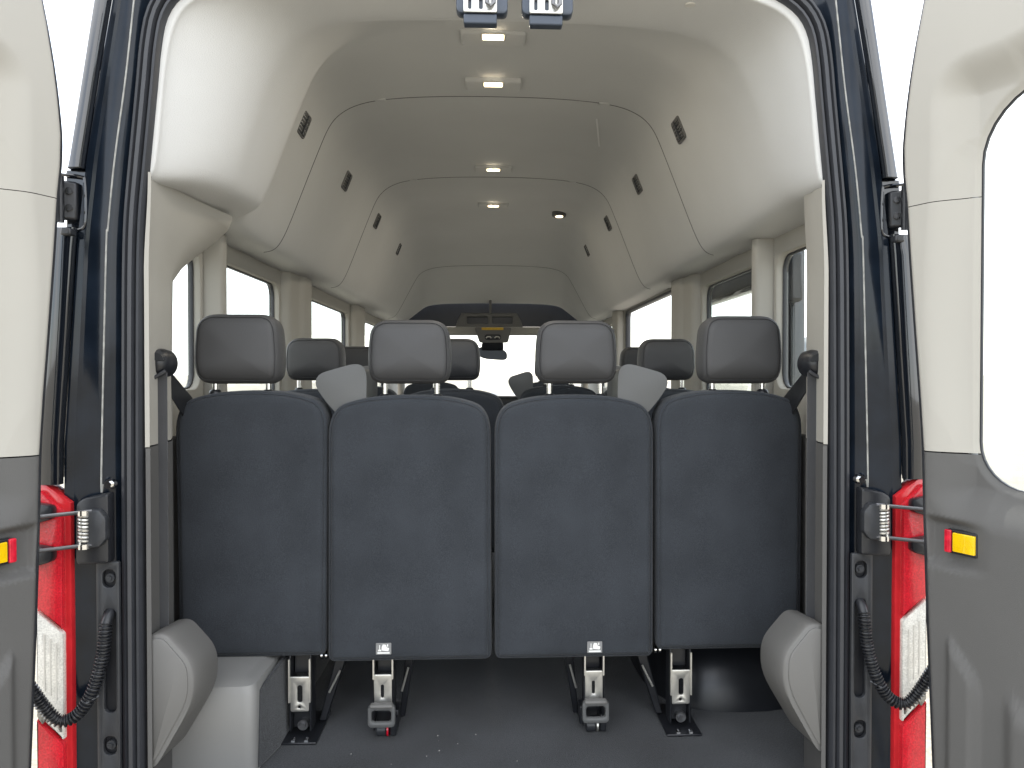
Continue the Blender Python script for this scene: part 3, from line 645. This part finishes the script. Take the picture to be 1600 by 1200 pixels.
def leg_outer(p, x, s):
    """s: side of the diagonal brace"""
    lg = MO('leg', J(box(x - .029, x - .024, .02, .07, .02, .225), box(x + .024, x + .029, .02, .07, .02, .225), box(x - .024, x + .024, .045, .06, .02, .07), box(x - .022, x + .022, .05, .10, .165, .24)), 'blackplastic', p, bevel=.002)
    MO('leg_plate', plate(rpoly([(x - .024, .075), (x + .024, .075), (x + .026, .168), (x - .026, .168)], .004, 3), [rrect(x - .006, x + .007, .100, .145, .006), rrect(x - .005, x + .003, .084, .091, .0035)], .006, MXZ(.018), .0015), 'steel', lg)
    for q in (-1, 1): MO('leg_rail', box(x + q * .027 - .002, x + q * .027 + .002, .012, .022, .10, .215), 'steel', lg)
    MO('foot_bolt', J(cyl((x + .004, .045, .032), (x + .004, .03, .032), .014, 20), cyl((x + .004, .03, .032), (x + .004, .024, .032), .008, 6)), 'steeldark', lg)
    MO('floor_socket', box(x - .045, x + .05, -.015, .17, .001, .007), 'blackplastic', lg, bevel=.002)
    for q in (-.012, .022): MO('socket_pin', cyl((x + q, .004, .008), (x + q, -.008, .008), .005, 10), 'chrome', lg)
    MO('leg_brace', hexa([(x + s * .03, .10, .01), (x + s * .05, .10, .01), (x + s * .05, .13, .01), (x + s * .03, .13, .01)], [(x + s * .085, .10, .215), (x + s * .115, .10, .215), (x + s * .115, .13, .215), (x + s * .085, .13, .215)]), 'blackplastic', lg, bevel=.003)
    MO('brace_rod', cyl((x + s * .062, .085, .095), (x + s * .092, .085, .155), .003, 8), 'steel', lg)
    for k in range(3): MO('pivot_washer', cyl((x + s * (.045 + .012 * k), .07, .205), (x + s * (.050 + .012 * k), .07, .205), .011, 14), 'chrome', lg)
    return lg
def leg_inner(p, x, s, ring):
    lg = MO('leg', J(box(x - .027, x - .023, .02, .07, .02, .225), box(x + .023, x + .027, .02, .07, .02, .225), box(x - .020, x + .020, .05, .10, .165, .24), box(x - .035, x + .035, .05, .10, .012, .06)), 'blackplastic', p, bevel=.002)
    MO('leg_plate', plate(rpoly([(x - .023, .08), (x + .023, .08), (x + .023, .172), (x - .025, .172)], .004, 3), [rrect(x - .006, x + .002, .11, .145, .004)], .006, MXZ(.018), .0015), 'steel', lg)
    for q in (-1, 1): MO('leg_rail', box(x + q * .025 - .002, x + q * .025 + .002, .012, .022, .16, .215), 'steel', lg)
    hl = MO('release_handle', plate(rrect(x - .036, x + .036, .045, .105, .012), [rrect(x - .025, x + .025, .060, .090, .008)], .016, MXZ(-.012), .005), 'vinylgrey', lg)
    MO('handle_bar', box(x - .03, x + .03, -.024, -.002, .097, .107), 'greycap', lg, bevel=.004)
    MO('roller', J(cyl((x - .020, .035, .018), (x + .006, .035, .018), .0175, 24)), 'satin', lg, bevel=.003)
    MO('roller_rim', cyl((x + .008, .035, .018), (x + .013, .035, .018), .0185, 24), 'redref' if ring else 'steel', lg)
    MO('roller_fork', box(x + .016, x + .034, .02, .075, .004, .05), 'blackplastic', lg, bevel=.004)
    MO('leg_brace', hexa([(x + s * .03, .12, .01), (x + s * .045, .12, .01), (x + s * .045, .15, .01), (x + s * .03, .15, .01)], [(x + s * .05, .10, .215), (x + s * .075, .10, .215), (x + s * .075, .13, .215), (x + s * .05, .13, .215)]), 'blackplastic', lg, bevel=.003)
    MO('brace_rod', cyl((x + s * .04, .09, .095), (x + s * .058, .09, .16), .003, 8), 'steel', lg)
    for k in range(2): MO('pivot_washer', cyl((x + s * (.036 + .011 * k), .07, .208), (x + s * (.042 + .011 * k), .07, .208), .010, 14), 'chrome', lg)
    return lg
def anchor_label(p, x, z):
    lb = MO('anchor_label', plate(rrect(x - .020, x + .020, z - .015, z + .015, .0015), [], .002, MXZ(-.001)), 'tag', p, smooth=False)
    bits = [([(x - .014, z - .006), (x - .006, z - .006), (x - .006, z - .002), (x - .009, z - .002), (x - .009, z + .010), (x - .011, z + .010), (x - .011, z - .002), (x - .014, z - .002)], 0),
            (rpoly([(x - .005, z - .004), (x + .013, z - .006), (x + .015, z + .002), (x + .008, z + .004), (x + .006, z + .011), (x - .002, z + .012), (x - .005, z + .004)], .002, 3), 0),
            ([(x - .016, z - .0125), (x + .016, z - .0125), (x + .016, z - .0085), (x - .016, z - .0085)], 0),
            ([(x + .009, z + .006), (x + .012, z + .006), (x + .012, z + .012), (x + .009, z + .012)], 0)]
    for b, _ in bits: MO('label_print', plate(b, [], .001, MXZ(-.0026)), 'white', lb, smooth=False)
def cushion(p, w, z=.30):
    MO('seat_cushion', box(-w / 2 + .015, w / 2 - .015, .12, .56, z, z + .13), 'fabric', p, bevel=.04, seg=3)
    MO('seat_frame', box(-w / 2 + .05, w / 2 - .05, .13, .50, z - .05, z - .002), 'blackplastic', p, bevel=.006)
REAR = [(-.634, .382, .398, 0), (-.2215, .434, .428, 1), (.2165, .428, .428, 1), (.638, .398, .402, 0)]
rl_lab = ['charcoal rear-row seat next to the left wall, beside the pale wheel housing', 'charcoal rear-row seat left of the middle gap, with a red-rimmed roller foot', 'charcoal rear-row seat right of the middle gap, with a plain grey roller foot', 'charcoal rear-row seat next to the right wall, beside the dark wheel housing']
for i, (x, w0, w1, inner) in enumerate(REAR):
    sgn = -1 if x < 0 else 1
    st = thing('rear_seat', rl_lab[i], 'seat', (x, 1.95 if inner else 1.955, 0), 'four seats across the back row', local=True)
    z0, z1 = (.207, .915) if inner else (.222, .927)
    seat_back(st, w0, w1, z0, z1)
    hx = (.222 * sgn - x) if inner else (.672 * sgn - x)
    headrest(st, hx, .224 if inner else .228, .943, 1.114 if inner else 1.128, cz=z1 - .012, pitch=.140)
    cushion(st, w0)
    if inner:
        xe = .436 * sgn - x
        bolster(st, sgn, .466 * sgn - x + .0, .350 * sgn - x, .86, .985)
        leg_inner(st, (-.293 if sgn < 0 else .270) - x, -sgn, sgn < 0)
        anchor_label(st, (-.289 if sgn < 0 else .269) - x, .247 if sgn < 0 else .242)
    else:
        leg_outer(st, (-.513 if sgn < 0 else .507) - x, -sgn)
def row_seat(label, x, y, group, src=None, guide=0, w=.40):
    st = thing('van_seat', label, 'seat', (x, y, 0), group, local=True)
    if src:
        for ch in list(src.children):
            c = ch.copy(); S.collection.objects.link(c); c.parent = st
            for g in list(ch.children):
                d = g.copy(); S.collection.objects.link(d); d.parent = c
    else:
        seat_back(st, .38, .40, .30, .915); headrest(st, 0, .217, .945, 1.103, cz=.905, pitch=.13); cushion(st, .40)
        for q in (-.12, .12):
            lg = MO('leg', box(q - .02, q + .02, .10, .45, .006, .25), 'blackplastic', st, bevel=.004)
    if guide: bolster(st, guide, -.20 * abs(guide) * (1 if guide > 0 else -1) - .04 * guide, -.20 * guide + .06 * guide, .84, .97)
    return st
G2 = 'seats in the rows ahead'
s0 = row_seat('charcoal seat ahead of the leftmost rear seat, beside the left windows', -.66, 2.74, G2)
row_seat('charcoal seat ahead of the rear seat left of the middle gap', -.155, 2.74, G2, s0)
row_seat('charcoal seat ahead of the rightmost rear seat, beside the right windows', .655, 2.74, G2, s0)
row_seat('charcoal seat two rows ahead of the leftmost rear seat', -.66, 3.58, G2, s0)
row_seat('charcoal seat two rows ahead, with an upright belt guide by the middle gap', .32, 3.58, G2, s0, guide=1)
row_seat('charcoal seat two rows ahead, beside the open sliding door', .73, 3.58, G2, s0)
row_seat('front seat behind the steering wheel', -.44, 5.25, 'two front seats', s0)
row_seat('front seat on the sliding door side of the cab', .40, 5.25, 'two front seats', s0)

# ------------------------------------------------------------------ rear seat belts
for s in (-1, 1):
    b = thing('seat_belt', ('grey seat belt hanging from the round guide on the left rear pillar' if s < 0 else 'grey seat belt hanging from the round guide on the right rear pillar'), 'seat belt', (.75 * s, 1.72, .35), 'rear pillar seat belts')
    c = Vector((.760, 1.735, .988))
    def disc(r0, y0, y1): return [(c.x + r0 * math.cos(a), y0, c.z + .006 + r0 * 1.25 * math.sin(a)) for a in [2 * math.pi * k / 28 for k in range(28)]]
    g = MO('belt_guide', capped([disc(.025, 1.76, 0), disc(.027, 1.73, 0), disc(.024, 1.705, 0), disc(.015, 1.694, 0), disc(.004, 1.691, 0)]), 'blackplastic', b, sx=s, angle=70)
    MO('guide_cap', capped([[(c.x + .021 * math.cos(a) - .002, 1.70 - .012 * k, c.z + .012 + .024 * math.sin(a) * (1 - .3 * k)) for a in [math.pi * j / 14 for j in range(15)]] for k in (0, 1)]), 'satin', g, sx=s)
    MO('guide_slot', tube([(c.x - .022, 1.70, c.z - .012), (c.x - .004, 1.690, c.z - .026), (c.x + .020, 1.70, c.z - .008)], .005, 8), 'satin', g, sx=s)
    MO('belt_webbing', plate(rrect(.741, .775, .36, .975, .002), [], .003, MXZ(1.715)), 'belt', b, sx=s, smooth=False)
    MO('belt_diagonal', hexa([(.768, 1.735, 1.008), (.768, 1.725, .972), (.771, 1.725, .972), (.771, 1.735, 1.008)], [(.806, 2.02, .905), (.806, 1.97, .855), (.809, 1.97, .855), (.809, 2.02, .905)]), 'beltblack', b, sx=s, smooth=False)

# ------------------------------------------------------------------ dark vehicle parked beside the van
cv = thing('parked_vehicle', 'dark tall vehicle parked outside the right rear quarter window', 'vehicle', (5.2, 11.6, -.7))
prof = [(9.35, -.35), (13.9, -.35), (13.95, .25), (13.7, .5), (12.5, .62), (11.9, 1.42), (11.5, 1.5), (9.65, 1.5), (9.4, 1.2), (9.3, .3)]
MO('body', plate(rpoly(prof, .12, 4), [], 1.8, MYZ(5.2), .08), 'carpaint', cv)
for (y0, y1) in ((9.6, 10.45), (10.55, 11.55)): MO('side_window', plate(rrect(y0, y1, .70, 1.25, .06), [], .02, MYZ(4.296)), 'carpaint', cv, smooth=False)
for x in (4.4, 6.0):
    for y in (10.1, 13.1): MO('wheel', cyl((x - .12, y, -.36), (x + .12, y, -.36), .34, 28), 'tyre', cv, bevel=.03)
